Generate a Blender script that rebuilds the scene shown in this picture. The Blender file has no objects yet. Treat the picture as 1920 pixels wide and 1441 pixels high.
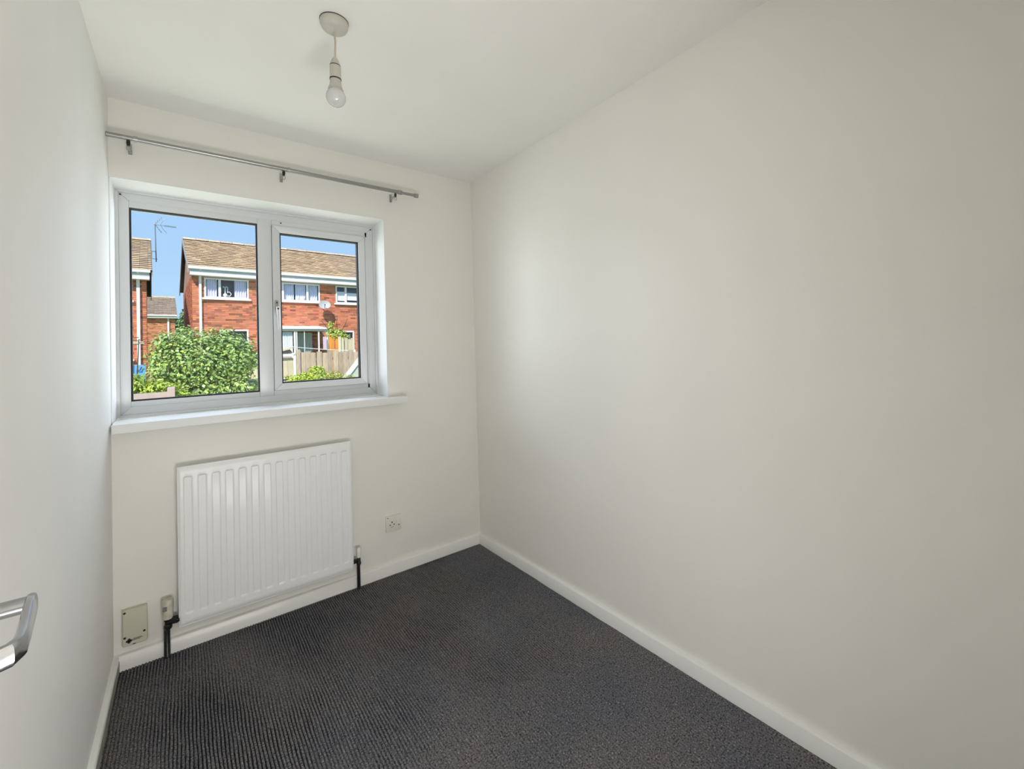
import bpy, bmesh, math, random
from mathutils import Vector, Matrix
random.seed(7)
R = math.radians
S = bpy.context.scene
COL = S.collection

# ---------------------------------------------------------------- camera, sky, lights, exposure
cam_data = bpy.data.cameras.new('camera')
cam = bpy.data.objects.new('camera', cam_data)
COL.objects.link(cam)
YAW, PITCH, ROLL, FPX = -0.6918, 0.0214, -0.0326, 826.748
fw = Vector((-math.sin(YAW) * math.cos(PITCH), math.cos(YAW) * math.cos(PITCH), math.sin(PITCH)))
rt = Vector((math.cos(YAW), math.sin(YAW), 0.0))
up = rt.cross(fw)
rt2 = math.cos(ROLL) * rt + math.sin(ROLL) * up
up2 = -math.sin(ROLL) * rt + math.cos(ROLL) * up
M = Matrix((rt2, up2, -fw)).transposed().to_4x4()
M.translation = Vector((0.233, -2.5215, 1.2453))
cam.matrix_world = M
cam_data.sensor_fit = 'HORIZONTAL'
cam_data.sensor_width = 36.0
cam_data.lens = FPX / 1920 * 36.0
cam_data.shift_x = -70.6376 / 1920
cam_data.shift_y = -89.1426 / 1920
cam_data.clip_start = 0.02
cam_data.clip_end = 500
S.camera = cam

S.view_settings.view_transform = 'Standard'
S.view_settings.look = 'None'
S.view_settings.gamma = 1.0
S.view_settings.use_curve_mapping = False
S.view_settings.exposure = 0.0
S.cycles.max_bounces = 14
S.cycles.diffuse_bounces = 9
S.cycles.glossy_bounces = 4
S.cycles.transparent_max_bounces = 12
S.cycles.caustics_reflective = False
S.cycles.caustics_refractive = False
S.cycles.sample_clamp_indirect = 6.0

world = bpy.data.worlds.new('sky')
S.world = world
world.use_nodes = True
wn = world.node_tree
wn.nodes.clear()
wo = wn.nodes.new('ShaderNodeOutputWorld')
bg = wn.nodes.new('ShaderNodeBackground')
ramp = wn.nodes.new('ShaderNodeValToRGB')
sep = wn.nodes.new('ShaderNodeSeparateXYZ')
tc = wn.nodes.new('ShaderNodeTexCoord')
wn.links.new(tc.outputs['Generated'], sep.inputs[0])
wn.links.new(sep.outputs['Z'], ramp.inputs[0])
wn.links.new(ramp.outputs[0], bg.inputs[0])
wn.links.new(bg.outputs[0], wo.inputs[0])
ramp.color_ramp.elements[0].position = 0.0
ramp.color_ramp.elements[0].color = (0.50, 0.76, 1.0, 1)
ramp.color_ramp.elements[1].position = 1.0
ramp.color_ramp.elements[1].color = (0.30, 0.52, 0.95, 1)
e = ramp.color_ramp.elements.new(0.28)
e.color = (0.39, 0.64, 0.98, 1)
bg.inputs[1].default_value = 1.0

LA, LB, LC, LD, LH, LU = 113, 106, 48, 24, 4, 51
sun_data = bpy.data.lights.new('sun', 'SUN')
sun_data.energy = 5.2
sun_data.angle = R(0.6)
sun_data.color = (1.0, 0.95, 0.86)
sun = bpy.data.objects.new('sun', sun_data)
COL.objects.link(sun)
sun.rotation_euler = Vector((0.40, 0.62, -0.76)).to_track_quat('-Z', 'Y').to_euler()
sun.location = (-6, -10, 16)

hall = bpy.data.lights.new('hall_fill_lamp', 'AREA')        # fill lamp added in the unseen hall behind the open door
hall.shape = 'RECTANGLE'
hall.size, hall.size_y = 1.65, 2.2
hall.energy = LH
hall.color = (1.0, 0.975, 0.94)
hall_o = bpy.data.objects.new('hall_fill_lamp', hall)
COL.objects.link(hall_o)
hall_o.location = (0.75, -3.7, 1.25)
hall_o.rotation_euler = (R(90), 0, 0)                  # faces +y, into the room

def area(name, loc, aim, sx, sy, watts, col):
    d = bpy.data.lights.new(name, 'AREA')
    d.shape = 'RECTANGLE'
    d.size, d.size_y = sx, sy
    d.energy = watts
    d.color = col
    o = bpy.data.objects.new(name, d)
    COL.objects.link(o)
    o.location = loc
    o.rotation_euler = Vector(aim).to_track_quat('-Z', 'Y').to_euler()
    return o
# added fill lamps out of view outside the window: sides, above and below
area('fill_lamp_left', (-1.90, 1.75, 1.50), (0.82, -0.57, 0.0), 2.0, 1.8, LA, (0.90, 0.955, 1.0))
area('fill_lamp_right', (2.60, 1.50, 1.50), (-0.80, -0.60, 0.0), 1.6, 1.6, LB, (0.82, 0.91, 1.0))
area('fill_lamp_above', (0.56, 1.5, 3.1), (0.0, -0.62, -0.78), 1.8, 1.2, LC, (0.88, 0.95, 1.0))
area('fill_lamp_below', (0.56, 1.0, 0.30), (0.0, -0.50, 0.86), 2.0, 1.3, LD, (1.0, 0.98, 0.93))

portal = bpy.data.lights.new('window_portal', 'AREA')  # sampling portal only, gives no light of its own
portal.shape = 'RECTANGLE'
portal.size, portal.size_y = 1.12, 1.02
portal.cycles.is_portal = True
portal_o = bpy.data.objects.new('window_portal', portal)
COL.objects.link(portal_o)
portal_o.location = (0.56, 0.27, 1.497)
portal_o.rotation_euler = (R(-90), 0, 0)

area('hall_low_fill_lamp', (0.70, -3.0, 0.12), (0.12, 0.55, 0.83), 1.1, 0.7, LU, (1.0, 0.985, 0.96))      # up-facing lamp added low in the hall to brighten the room

# ---------------------------------------------------------------- materials
def mat(name, col, rough=0.6, metal=0.0, spec=0.5, var=0.0, vscale=8.0, bump=0.0, bscale=60.0, attr=False, obrand=None, vstretch=None, coat=0.0):
    m = bpy.data.materials.new(name)
    m.use_nodes = True
    nt = m.node_tree
    b = nt.nodes['Principled BSDF']
    b.inputs['Roughness'].default_value = rough
    b.inputs['Metallic'].default_value = metal
    b.inputs['Specular IOR Level'].default_value = spec
    b.inputs['Coat Weight'].default_value = coat
    rgb = nt.nodes.new('ShaderNodeRGB')
    rgb.outputs[0].default_value = (*col, 1)
    src = rgb.outputs[0]
    if attr or obrand:
        hsv = nt.nodes.new('ShaderNodeMix')
        hsv.data_type = 'RGBA'
        hsv.blend_type = 'MULTIPLY'
        hsv.inputs[0].default_value = 1.0
        nt.links.new(src, hsv.inputs[6])
        if attr:
            a = nt.nodes.new('ShaderNodeAttribute')
            a.attribute_name = 'Col'
            nt.links.new(a.outputs['Color'], hsv.inputs[7])
        else:
            oi = nt.nodes.new('ShaderNodeObjectInfo')
            rr = nt.nodes.new('ShaderNodeValToRGB')
            rr.color_ramp.elements[0].color = (*obrand[0], 1)
            rr.color_ramp.elements[1].color = (*obrand[1], 1)
            nt.links.new(oi.outputs['Random'], rr.inputs[0])
            nt.links.new(rr.outputs[0], hsv.inputs[7])
        src = hsv.outputs[2]
    co = nt.nodes.new('ShaderNodeTexCoord')
    vec = co.outputs['Object']
    if vstretch:
        mp = nt.nodes.new('ShaderNodeMapping')
        mp.inputs['Scale'].default_value = vstretch
        nt.links.new(vec, mp.inputs[0])
        vec = mp.outputs[0]
    if var > 0:
        n = nt.nodes.new('ShaderNodeTexNoise')
        n.inputs['Scale'].default_value = vscale
        n.inputs['Detail'].default_value = 4
        nt.links.new(vec, n.inputs['Vector'])
        mr = nt.nodes.new('ShaderNodeMapRange')
        mr.inputs['From Min'].default_value = 0.3
        mr.inputs['From Max'].default_value = 0.7
        mr.inputs['To Min'].default_value = 1 - var
        mr.inputs['To Max'].default_value = 1 + var * 0.4
        nt.links.new(n.outputs[0], mr.inputs[0])
        vm = nt.nodes.new('ShaderNodeVectorMath')
        vm.operation = 'SCALE'
        nt.links.new(src, vm.inputs[0])
        nt.links.new(mr.outputs[0], vm.inputs['Scale'])
        src = vm.outputs[0]
    nt.links.new(src, b.inputs['Base Color'])
    if bump > 0:
        n = nt.nodes.new('ShaderNodeTexNoise')
        n.inputs['Scale'].default_value = bscale
        n.inputs['Detail'].default_value = 5
        nt.links.new(co.outputs['Object'], n.inputs['Vector'])
        bp = nt.nodes.new('ShaderNodeBump')
        bp.inputs['Strength'].default_value = bump
        bp.inputs['Distance'].default_value = 0.01
        nt.links.new(n.outputs[0], bp.inputs['Height'])
        nt.links.new(bp.outputs[0], b.inputs['Normal'])
    return m

def glass_mat(name, tint=(1, 1, 1), gloss=0.06, rough=0.0):
    m = bpy.data.materials.new(name)
    m.use_nodes = True
    nt = m.node_tree
    nt.nodes.clear()
    out = nt.nodes.new('ShaderNodeOutputMaterial')
    t = nt.nodes.new('ShaderNodeBsdfTransparent')
    t.inputs[0].default_value = (*tint, 1)
    g = nt.nodes.new('ShaderNodeBsdfGlossy')
    g.inputs['Roughness'].default_value = rough
    mx = nt.nodes.new('ShaderNodeMixShader')
    lw = nt.nodes.new('ShaderNodeFresnel')
    lw.inputs[0].default_value = 1.32
    geo = nt.nodes.new('ShaderNodeNewGeometry')          # reflect on the outer faces only, no false total reflection inside
    inv = nt.nodes.new('ShaderNodeMath')
    inv.operation = 'SUBTRACT'
    inv.inputs[0].default_value = 1.0
    nt.links.new(geo.outputs['Backfacing'], inv.inputs[1])
    mul = nt.nodes.new('ShaderNodeMath')
    mul.operation = 'MULTIPLY'
    nt.links.new(lw.outputs[0], mul.inputs[0])
    nt.links.new(inv.outputs[0], mul.inputs[1])
    nt.links.new(mul.outputs[0], mx.inputs[0])
    nt.links.new(t.outputs[0], mx.inputs[1])
    nt.links.new(g.outputs[0], mx.inputs[2])
    nt.links.new(mx.outputs[0], out.inputs[0])
    return m

WALL = mat('wall_paint', (0.80, 0.785, 0.745), 0.5, spec=0.5, var=0.02, vscale=2.0, bump=0.05, bscale=35)
WALL_L = mat('wall_paint_marked', (0.80, 0.795, 0.775), 0.55, var=0.03, vscale=1.6, bump=0.08, bscale=22, vstretch=(1, 2, 0.6))
CEIL = mat('ceiling_paint', (0.82, 0.815, 0.785), 0.75, var=0.02, vscale=3, bump=0.15, bscale=14)
REVEAL = mat('reveal_paint', (0.78, 0.785, 0.78), 0.4)
SKIRT = mat('skirting_gloss', (0.82, 0.815, 0.80), 0.3, var=0.03, vscale=6)
GRUBBY = mat('worn_skirting_face', (0.30, 0.30, 0.25), 0.6, var=0.4, vscale=25)
UPVC = mat('white_upvc', (0.66, 0.67, 0.68), 0.3)
GASKET = mat('black_rubber', (0.012, 0.012, 0.014), 0.5)
CHROME = mat('chrome', (0.44, 0.44, 0.46), 0.16, metal=1.0)
STEEL = mat('brushed_steel', (0.42, 0.42, 0.42), 0.3, metal=1.0)
RODM = mat('grey_rod_metal', (0.36, 0.355, 0.345), 0.3, metal=0.85)
RADM = mat('radiator_enamel', (0.84, 0.845, 0.85), 0.42, coat=0.10)
WPLAST = mat('white_plastic', (0.80, 0.79, 0.75), 0.35)
APLAST = mat('aged_white_plastic', (0.50, 0.49, 0.43), 0.38)
CREAM = mat('cream_plastic', (0.58, 0.56, 0.45), 0.42, var=0.06)
BLACK = mat('black_paint', (0.012, 0.012, 0.012), 0.35)
DARK = mat('dark_marks', (0.03, 0.03, 0.04), 0.5)
GREYPRINT = mat('grey_print', (0.16, 0.16, 0.18), 0.5)
BULB = mat('opal_bulb', (0.60, 0.60, 0.60), 0.12, coat=0.6)
CORD = mat('aged_flex', (0.50, 0.44, 0.37), 0.5)
SOCKETM = mat('socket_plastic', (0.74, 0.72, 0.66), 0.3)
GLASS = glass_mat('window_glass')
GLASS_FAR = glass_mat('far_window_glass', (0.97, 0.98, 1.0))
MORTAR = mat('mortar', (0.52, 0.33, 0.25), 0.9, var=0.15, vscale=4)
BRICK = mat('red_brick', (0.64, 0.215, 0.11), 0.85, attr=True)
TILE = mat('roof_tile_clay', (0.70, 0.54, 0.37), 0.85, var=0.25, vscale=14, obrand=((0.72, 0.68, 0.62), (1.1, 1.06, 1.0)))
TILE_S = mat('roof_tile_joined', (0.70, 0.54, 0.37), 0.85, var=0.25, vscale=14, attr=True)
TILE_G = mat('grey_brown_tile', (0.46, 0.36, 0.27), 0.85, var=0.25, vscale=10, attr=True)
FELT = mat('roof_underlay', (0.06, 0.05, 0.045), 0.9)
WHITE = mat('white_trim', (0.82, 0.82, 0.80), 0.4)
FASCIA = mat('pale_grey_fascia', (0.58, 0.60, 0.60), 0.5, var=0.1, vscale=3)
BARGE = mat('weathered_bargeboard', (0.35, 0.33, 0.30), 0.7)
INSIDE = mat('dim_room', (0.42, 0.44, 0.48), 0.9)
CURTAIN = mat('lilac_curtain', (0.80, 0.77, 0.88), 0.8)
NET = mat('pale_net_curtain', (0.78, 0.80, 0.90), 0.85)
BLIND = mat('cream_blind', (0.86, 0.90, 0.86), 0.7)
ORNAMENT = mat('white_ornament', (0.85, 0.85, 0.85), 0.4)
WOOD = mat('weathered_board', (0.62, 0.50, 0.38), 0.85, var=0.3, vscale=6, obrand=((0.72, 0.70, 0.70), (1.05, 1.03, 1.0)), vstretch=(6, 6, 0.7))
PALEWOOD = mat('pale_board', (0.72, 0.64, 0.46), 0.8, var=0.2, vscale=5, obrand=((0.85, 0.85, 0.85), (1.05, 1.03, 1.0)), vstretch=(6, 6, 0.7))
ORANGE = mat('orange_stained_board', (0.80, 0.34, 0.06), 0.6, var=0.15, vscale=6, vstretch=(6, 6, 0.7), obrand=((0.88, 0.85, 0.8), (1.05, 1.03, 1.0)))
BLUE = mat('blue_panel', (0.16, 0.42, 0.72), 0.5, var=0.1)
PINK = mat('pink_grey_planks', (0.56, 0.44, 0.40), 0.85, var=0.25, vscale=5, obrand=((0.8, 0.8, 0.8), (1.05, 1.0, 1.0)))
SHEDP = mat('pale_green_panel', (0.55, 0.60, 0.50), 0.8, var=0.1)
TOWEL = mat('pale_pink_towel', (0.66, 0.52, 0.62), 0.9)
GRASS = mat('grass', (0.20, 0.27, 0.07), 0.95, var=0.5, vscale=3)
LEAF = mat('bush_leaf', (0.34, 0.46, 0.14), 0.38, attr=True)
LIME = mat('lime_leaf', (0.42, 0.52, 0.07), 0.55, attr=True)
TREE = mat('dark_tree_leaf', (0.13, 0.22, 0.06), 0.6, attr=True)
STEM = mat('pale_stem', (0.45, 0.40, 0.26), 0.8, var=0.2)
TWIG = mat('dark_twig', (0.10, 0.07, 0.05), 0.8)
DISH = mat('grey_dish', (0.42, 0.42, 0.43), 0.5)
ALU = mat('dull_aluminium', (0.20, 0.22, 0.24), 0.5, metal=0.5)

# ribbed carpet: dark charcoal wool with flecks
CARPET = bpy.data.materials.new('ribbed_carpet')
CARPET.use_nodes = True
_n = CARPET.node_tree
_b = _n.nodes['Principled BSDF']
_b.inputs['Roughness'].default_value = 0.95
_b.inputs['Specular IOR Level'].default_value = 0.2
_co = _n.nodes.new('ShaderNodeTexCoord')
def _noise(scale, det=3):
    t = _n.nodes.new('ShaderNodeTexNoise')
    t.inputs['Scale'].default_value = scale
    t.inputs['Detail'].default_value = det
    _n.links.new(_co.outputs['Object'], t.inputs['Vector'])
    return t
def _ramp(src, stops):
    r = _n.nodes.new('ShaderNodeValToRGB')
    r.color_ramp.elements[0].position, r.color_ramp.elements[0].color = stops[0][0], (*stops[0][1], 1)
    r.color_ramp.elements[1].position, r.color_ramp.elements[1].color = stops[-1][0], (*stops[-1][1], 1)
    for p, c in stops[1:-1]:
        q = r.color_ramp.elements.new(p)
        q.color = (*c, 1)
    _n.links.new(src, r.inputs[0])
    return r
_fleck = _ramp(_noise(190, 2).outputs[0], [(0.34, (0.035, 0.035, 0.040)), (0.45, (0.132, 0.130, 0.140)), (0.62, (0.185, 0.182, 0.193)), (0.80, (0.48, 0.48, 0.52))])
_patch = _ramp(_noise(3.2, 4).outputs[1], [(0.35, (0.84, 0.84, 0.95)), (0.5, (0.98, 0.97, 0.96)), (0.65, (1.12, 1.04, 0.98))])
_mx = _n.nodes.new('ShaderNodeMix')
_mx.data_type = 'RGBA'
_mx.blend_type = 'MULTIPLY'
_mx.inputs[0].default_value = 1.0
_n.links.new(_fleck.outputs[0], _mx.inputs[6])
_n.links.new(_patch.outputs[0], _mx.inputs[7])
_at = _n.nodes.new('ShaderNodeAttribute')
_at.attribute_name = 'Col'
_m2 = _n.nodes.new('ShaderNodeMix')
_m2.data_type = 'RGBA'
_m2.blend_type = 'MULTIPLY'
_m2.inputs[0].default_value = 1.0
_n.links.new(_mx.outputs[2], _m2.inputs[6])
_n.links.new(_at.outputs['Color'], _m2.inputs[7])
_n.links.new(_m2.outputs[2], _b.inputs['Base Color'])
_bp = _n.nodes.new('ShaderNodeBump')
_bp.inputs['Strength'].default_value = 0.9
_bp.inputs['Distance'].default_value = 0.004
_n.links.new(_noise(170, 3).outputs[0], _bp.inputs['Height'])
_n.links.new(_bp.outputs[0], _b.inputs['Normal'])

# ---------------------------------------------------------------- mesh helpers
OFF = {}
def tag(o, label=None, cat=None, group=None, kind=None):
    if label: o['label'] = label
    if cat: o['category'] = cat
    if group: o['group'] = group
    if kind: o['kind'] = kind
    return o

def thing(name, label, cat, loc=(0, 0, 0), rz=0.0, group=None, local=False, kind=None):
    o = bpy.data.objects.new(name, None)
    o.empty_display_size = 0.05
    COL.objects.link(o)
    o.location = loc
    o.rotation_euler = (0, 0, rz)
    OFF[o.name] = Vector((0, 0, 0)) if local else Vector(loc)
    return tag(o, label, cat, group, kind)

class MB:
    def __init__(s):
        s.v, s.f, s.c = [], [], []
    def add(s, vs, fs, c=None):
        n = len(s.v)
        s.v += [tuple(p) for p in vs]
        s.f += [tuple(n + i for i in f) for f in fs]
        s.c += [c or (1, 1, 1)] * len(vs)
        return s
    def box(s, x0, x1, y0, y1, z0, z1, c=None):
        return s.add([(x0, y0, z0), (x1, y0, z0), (x1, y1, z0), (x0, y1, z0), (x0, y0, z1), (x1, y0, z1), (x1, y1, z1), (x0, y1, z1)],
                     [(0, 3, 2, 1), (4, 5, 6, 7), (0, 1, 5, 4), (1, 2, 6, 5), (2, 3, 7, 6), (3, 0, 4, 7)], c)
    def hexa(s, p, c=None):      # 8 corners, bottom ring then top ring
        return s.add(p, [(0, 3, 2, 1), (4, 5, 6, 7), (0, 1, 5, 4), (1, 2, 6, 5), (2, 3, 7, 6), (3, 0, 4, 7)], c)
    def prism(s, poly, axis, a, b, c=None):   # poly of 2D points extruded along an axis (0 x, 1 y, 2 z)
        def P(u, v, w):
            return [(w, u, v), (u, w, v), (u, v, w)][axis]
        n = len(poly)
        vs = [P(u, v, a) for u, v in poly] + [P(u, v, b) for u, v in poly]
        fs = [tuple(range(n))[::-1], tuple(range(n, 2 * n))] + [(i, (i + 1) % n, n + (i + 1) % n, n + i) for i in range(n)]
        return s.add(vs, fs, c)
    def tube(s, pts, r, n=10, c=None, cap=True):
        pts = [Vector(p) for p in pts]
        rs = r if isinstance(r, (list, tuple)) else [r] * len(pts)
        vs, prev = [], None
        for i, p in enumerate(pts):
            d = (pts[min(i + 1, len(pts) - 1)] - pts[max(i - 1, 0)]).normalized()
            a = prev if prev is not None else (Vector((0, 0, 1)) if abs(d.z) < 0.9 else Vector((1, 0, 0)))
            u = (a - d * a.dot(d)).normalized()
            prev = u
            w = d.cross(u)
            for k in range(n):
                t = 2 * math.pi * k / n
                vs.append(p + (u * math.cos(t) + w * math.sin(t)) * rs[i])
        fs = []
        for i in range(len(pts) - 1):
            for k in range(n):
                fs.append((i * n + k, i * n + (k + 1) % n, (i + 1) * n + (k + 1) % n, (i + 1) * n + k))
        if cap:
            fs += [tuple(range(n))[::-1], tuple(range((len(pts) - 1) * n, len(pts) * n))]
        return s.add(vs, fs, c)
    def lathe(s, prof, c0, axis=2, n=32, c=None):   # prof: (radius, height) list along the axis from c0
        vs, fs = [], []
        for r, h in prof:
            for k in range(n):
                t = 2 * math.pi * k / n
                a, b = r * math.cos(t), r * math.sin(t)
                vs.append([(c0[0] + h, c0[1] + a, c0[2] + b), (c0[0] + a, c0[1] + h, c0[2] + b), (c0[0] + a, c0[1] + b, c0[2] + h)][axis])
        for i in range(len(prof) - 1):
            for k in range(n):
                fs.append((i * n + k, i * n + (k + 1) % n, (i + 1) * n + (k + 1) % n, (i + 1) * n + k))
        fs += [tuple(range(n))[::-1], tuple(range((len(prof) - 1) * n, len(prof) * n))]
        return s.add(vs, fs, c)
    def ring(s, x0, x1, z0, z1, w, yo, yi, yb, gap=0.0004):
        """rectangular frame in the xz plane, mitred members; yo/yi: front face at the outer/inner edge, yb: back"""
        o = [(x0, z0), (x1, z0), (x1, z1), (x0, z1)]
        i = [(x0 + w, z0 + w), (x1 - w, z0 + w), (x1 - w, z1 - w), (x0 + w, z1 - w)]
        for k in range(4):
            a, b = k, (k + 1) % 4
            dx = (o[b][0] - o[a][0], o[b][1] - o[a][1])
            L = math.hypot(*dx)
            g = (dx[0] / L * gap, dx[1] / L * gap)
            oa, ob = (o[a][0] + g[0], o[a][1] + g[1]), (o[b][0] - g[0], o[b][1] - g[1])
            ia, ib = (i[a][0] + g[0], i[a][1] + g[1]), (i[b][0] - g[0], i[b][1] - g[1])
            s.hexa([(oa[0], yo, oa[1]), (ob[0], yo, ob[1]), (ob[0], yb, ob[1]), (oa[0], yb, oa[1]),
                    (ia[0], yi, ia[1]), (ib[0], yi, ib[1]), (ib[0], yb, ib[1]), (ia[0], yb, ia[1])])
        return s
    def build(s, name, m, parent=None, bevel=0.0, seg=2, smooth=False, loc=None, auto=None, cols=False):
        off = OFF[parent.name] if parent is not None else Vector(loc or (0, 0, 0))
        me = bpy.data.meshes.new(name)
        me.from_pydata([(x - off.x, y - off.y, z - off.z) for x, y, z in s.v], [], s.f)
        bm = bmesh.new()
        bm.from_mesh(me)
        if cols:
            pass
        if bevel > 0:
            bmesh.ops.remove_doubles(bm, verts=bm.verts, dist=1e-6)
            ed = [e for e in bm.edges if len(e.link_faces) == 2 and e.calc_face_angle(0) > 0.5]
            bmesh.ops.bevel(bm, geom=ed, offset=bevel, segments=seg, affect='EDGES', profile=0.6, clamp_overlap=True)
        bmesh.ops.recalc_face_normals(bm, faces=bm.faces)
        bm.to_mesh(me)
        bm.free()
        if cols:
            ca = me.color_attributes.new('Col', 'FLOAT_COLOR', 'POINT')
            buf = []
            for c in s.c:
                buf += [c[0], c[1], c[2], 1.0]
            ca.data.foreach_set('color', buf)
        me.materials.append(m)
        if smooth or bevel > 0 or auto:
            me.shade_smooth()
            me.set_sharp_from_angle(angle=auto or R(38))
        o = bpy.data.objects.new(name, me)
        COL.objects.link(o)
        if parent is not None:
            o.parent = parent
            OFF[o.name] = off
        else:
            o.location = off
            OFF[o.name] = off
        return o

def B(x0, x1, y0, y1, z0, z1):
    return MB().box(x0, x1, y0, y1, z0, z1)

def struct(name, mb, m, **k):
    o = mb.build(name, m, **k)
    o['kind'] = 'structure'
    return o

W, H = 1.6875, 2.3298
YB = -2.53                      # back wall of the room
YG = 0.2                        # glass plane
WX, WZ0, WZ1 = 1.1207, 0.9899, 2.0045
GZ = -0.35                      # garden level

# ---------------------------------------------------------------- room shell
T = 0.28
struct('wall_left', B(-0.12, 0, YB - 1.5, T, -0.1, H + 0.1), WALL_L)
struct('wall_right', B(W, W + 0.12, YB - 1.5, T, -0.1, H + 0.1), WALL)
wf = MB()
wf.box(0, W, 0, T, -0.1, WZ0 - 0.036)
wf.box(WX, W, 0, T, WZ0 - 0.036, WZ1)
wf.box(0, W, 0, T, WZ1, H + 0.1)
struct('wall_front', wf, WALL)
wb = MB()
wb.box(0.83, W, YB - 0.1, YB, -0.1, H)
wb.box(0, 0.83, YB - 0.1, YB, 2.03, H)
struct('wall_back', wb, WALL)
hw = MB()
hw.box(-0.12, W + 0.12, YB - 1.5 - 0.1, YB - 1.5, -0.1, H + 0.1)
struct('wall_hall', hw, WALL)
struct('ceiling', B(-0.12, W + 0.12, YB - 1.5, T, H, H + 0.14), CEIL)
struct('trim_1', B(WX - 0.004, WX - 0.0002, 0.0005, 0.1745, WZ0, WZ1 - 0.0002), REVEAL)      # painted lining of the reveal
struct('trim_2', B(0.0003, WX - 0.0042, 0.0005, 0.1745, WZ1 - 0.004, WZ1 - 0.0002), REVEAL)
struct('trim_3', B(0.0002, 0.0028, 0.0005, 0.1745, WZ0, WZ1 - 0.0045), REVEAL)

# ribbed carpet floor: real ribs running towards the window
fl = MB()
from mathutils import noise as mnoise
pitch = 0.0100
prof = [(0.0, -0.0056, 0.12), (0.07, -0.0048, 0.2), (0.21, -0.0010, 0.75), (0.38, 0.0, 1.0), (0.62, 0.0, 1.0), (0.79, -0.0010, 0.75), (0.93, -0.0048, 0.2)]  # last value paints groove shade into the colour, on top of the real depth
y0, dy = YB - 1.5, 0.02
ys = [y0 + dy * i for i in range(int((0.0 - y0) / dy) + 1)] + [0.0]
xs = []
k = 0
while k * pitch < W:
    for u, z, kk in prof:
        xs.append((k, k * pitch + u * pitch, z, kk))
    k += 1
xs = [q for q in xs if q[1] < W]
def ramp01(a_, b_, v):
    t = min(max((v - a_) / (b_ - a_), 0), 1)
    return t * t * (3 - 2 * t)
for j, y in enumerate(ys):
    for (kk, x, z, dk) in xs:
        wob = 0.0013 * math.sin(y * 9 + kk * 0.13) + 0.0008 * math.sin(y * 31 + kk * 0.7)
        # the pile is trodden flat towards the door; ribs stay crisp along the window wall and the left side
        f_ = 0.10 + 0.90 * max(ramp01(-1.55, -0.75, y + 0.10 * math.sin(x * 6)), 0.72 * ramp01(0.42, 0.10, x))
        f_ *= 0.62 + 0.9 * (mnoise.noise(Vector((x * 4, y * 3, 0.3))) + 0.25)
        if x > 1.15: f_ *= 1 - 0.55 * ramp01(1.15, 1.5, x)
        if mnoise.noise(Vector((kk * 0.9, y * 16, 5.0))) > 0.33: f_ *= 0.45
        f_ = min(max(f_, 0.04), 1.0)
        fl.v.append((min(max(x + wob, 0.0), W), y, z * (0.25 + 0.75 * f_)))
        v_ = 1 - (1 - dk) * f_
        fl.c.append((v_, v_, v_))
n = len(xs)
for j in range(len(ys) - 1):
    for i in range(n - 1):
        fl.f.append((j * n + i, j * n + i + 1, (j + 1) * n + i + 1, (j + 1) * n + i))
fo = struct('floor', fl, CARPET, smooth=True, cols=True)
struct('wall_hall_base', B(-0.1, W + 0.1, YB - 1.5, 0.2, -0.08, -0.006), FELT)

# skirting boards
SH, ST = 0.062, 0.0164
def skirt(name, p0, p1, nrm, m=SKIRT):
    """board along p0-p1 (xy), thickness to nrm side, slightly rounded top"""
    mb = MB()
    prof = [(0, -0.004), (ST, -0.004), (ST, SH - 0.006), (ST - 0.0015, SH - 0.0035), (ST - 0.005, SH - 0.001), (0, SH)]
    vs = []
    for p in (p0, p1):
        for d, z in prof:
            vs.append((p[0] + nrm[0] * d, p[1] + nrm[1] * d, z))
    k = len(prof)
    fs = [tuple(range(k)), tuple(range(k, 2 * k))[::-1]] + [(i, (i + 1) % k, k + (i + 1) % k, k + i) for i in range(k)]
    mb.add(vs, fs)
    return struct(name, mb, m, auto=R(50))
skirt('baseboard_front', (0.0, -0.0001), (W, -0.0001), (0, -1))
skirt('baseboard_right', (W - 0.0001, 0), (W - 0.0001, YB), (-1, 0))
bl = skirt('baseboard_left', (0.0001, 0), (0.0001, YB), (1, 0))
B(ST, ST + 0.0012, YB + 0.01, -ST - 0.002, 0.0, 0.043).build('worn_face', GRUBBY, bl)

# ---------------------------------------------------------------- window
win = thing('window_1', None, None, (0.56, 0.1765, WZ0), kind='structure')
fr = MB()
fr.ring(0.0012, 1.1226, WZ0 + 0.001, WZ1 - 0.0008, 0.0125, 0.1700, 0.1715, 0.24)
fr.ring(0.0137, 1.1101, WZ0 + 0.0135, WZ1 - 0.0133, 0.0335, 0.1775, 0.1785, 0.24)
fr.box(0.5295, 0.5905, 0.1768, 0.24, WZ0 + 0.047, WZ1 - 0.0468)
fr.build('frame', UPVC, win, bevel=0.0016, seg=2)
# bottom rail sits deeper in the picture: wider lower member
B(0.0475, 0.5290, 0.1782, 0.24, WZ0 + 0.047, 1.0605).build('bottom_rail', UPVC, win, bevel=0.0012)
B(0.0475, 0.5290, 0.1782, 0.24, 1.9296, WZ1 - 0.0468).build('top_rail', UPVC, win, bevel=0.0012)
B(0.5915, 1.0762, 0.1782, 0.24, WZ0 + 0.047, 1.0610).build('bottom_rail', UPVC, win, bevel=0.0012)
B(0.5915, 1.0762, 0.1782, 0.24, 1.9300, WZ1 - 0.0468).build('top_rail', UPVC, win, bevel=0.0012)
MB().ring(0.0472, 0.5292, 1.0606, 1.9295, 0.0065, 0.1835, 0.186, 0.205, 0).build('gasket', GASKET, win)
tag(B(0.0535, 0.5230, YG, YG + 0.004, 1.0665, 1.9232).build('pane', GLASS, win), 'large fixed pane left of the mullion')
sash = MB().ring(0.5925, 1.0600, 1.0625, 1.9285, 0.0345, 0.1640, 0.1700, 0.215)
sash = sash.build('opening_sash', UPVC, win, bevel=0.0016)
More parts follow.
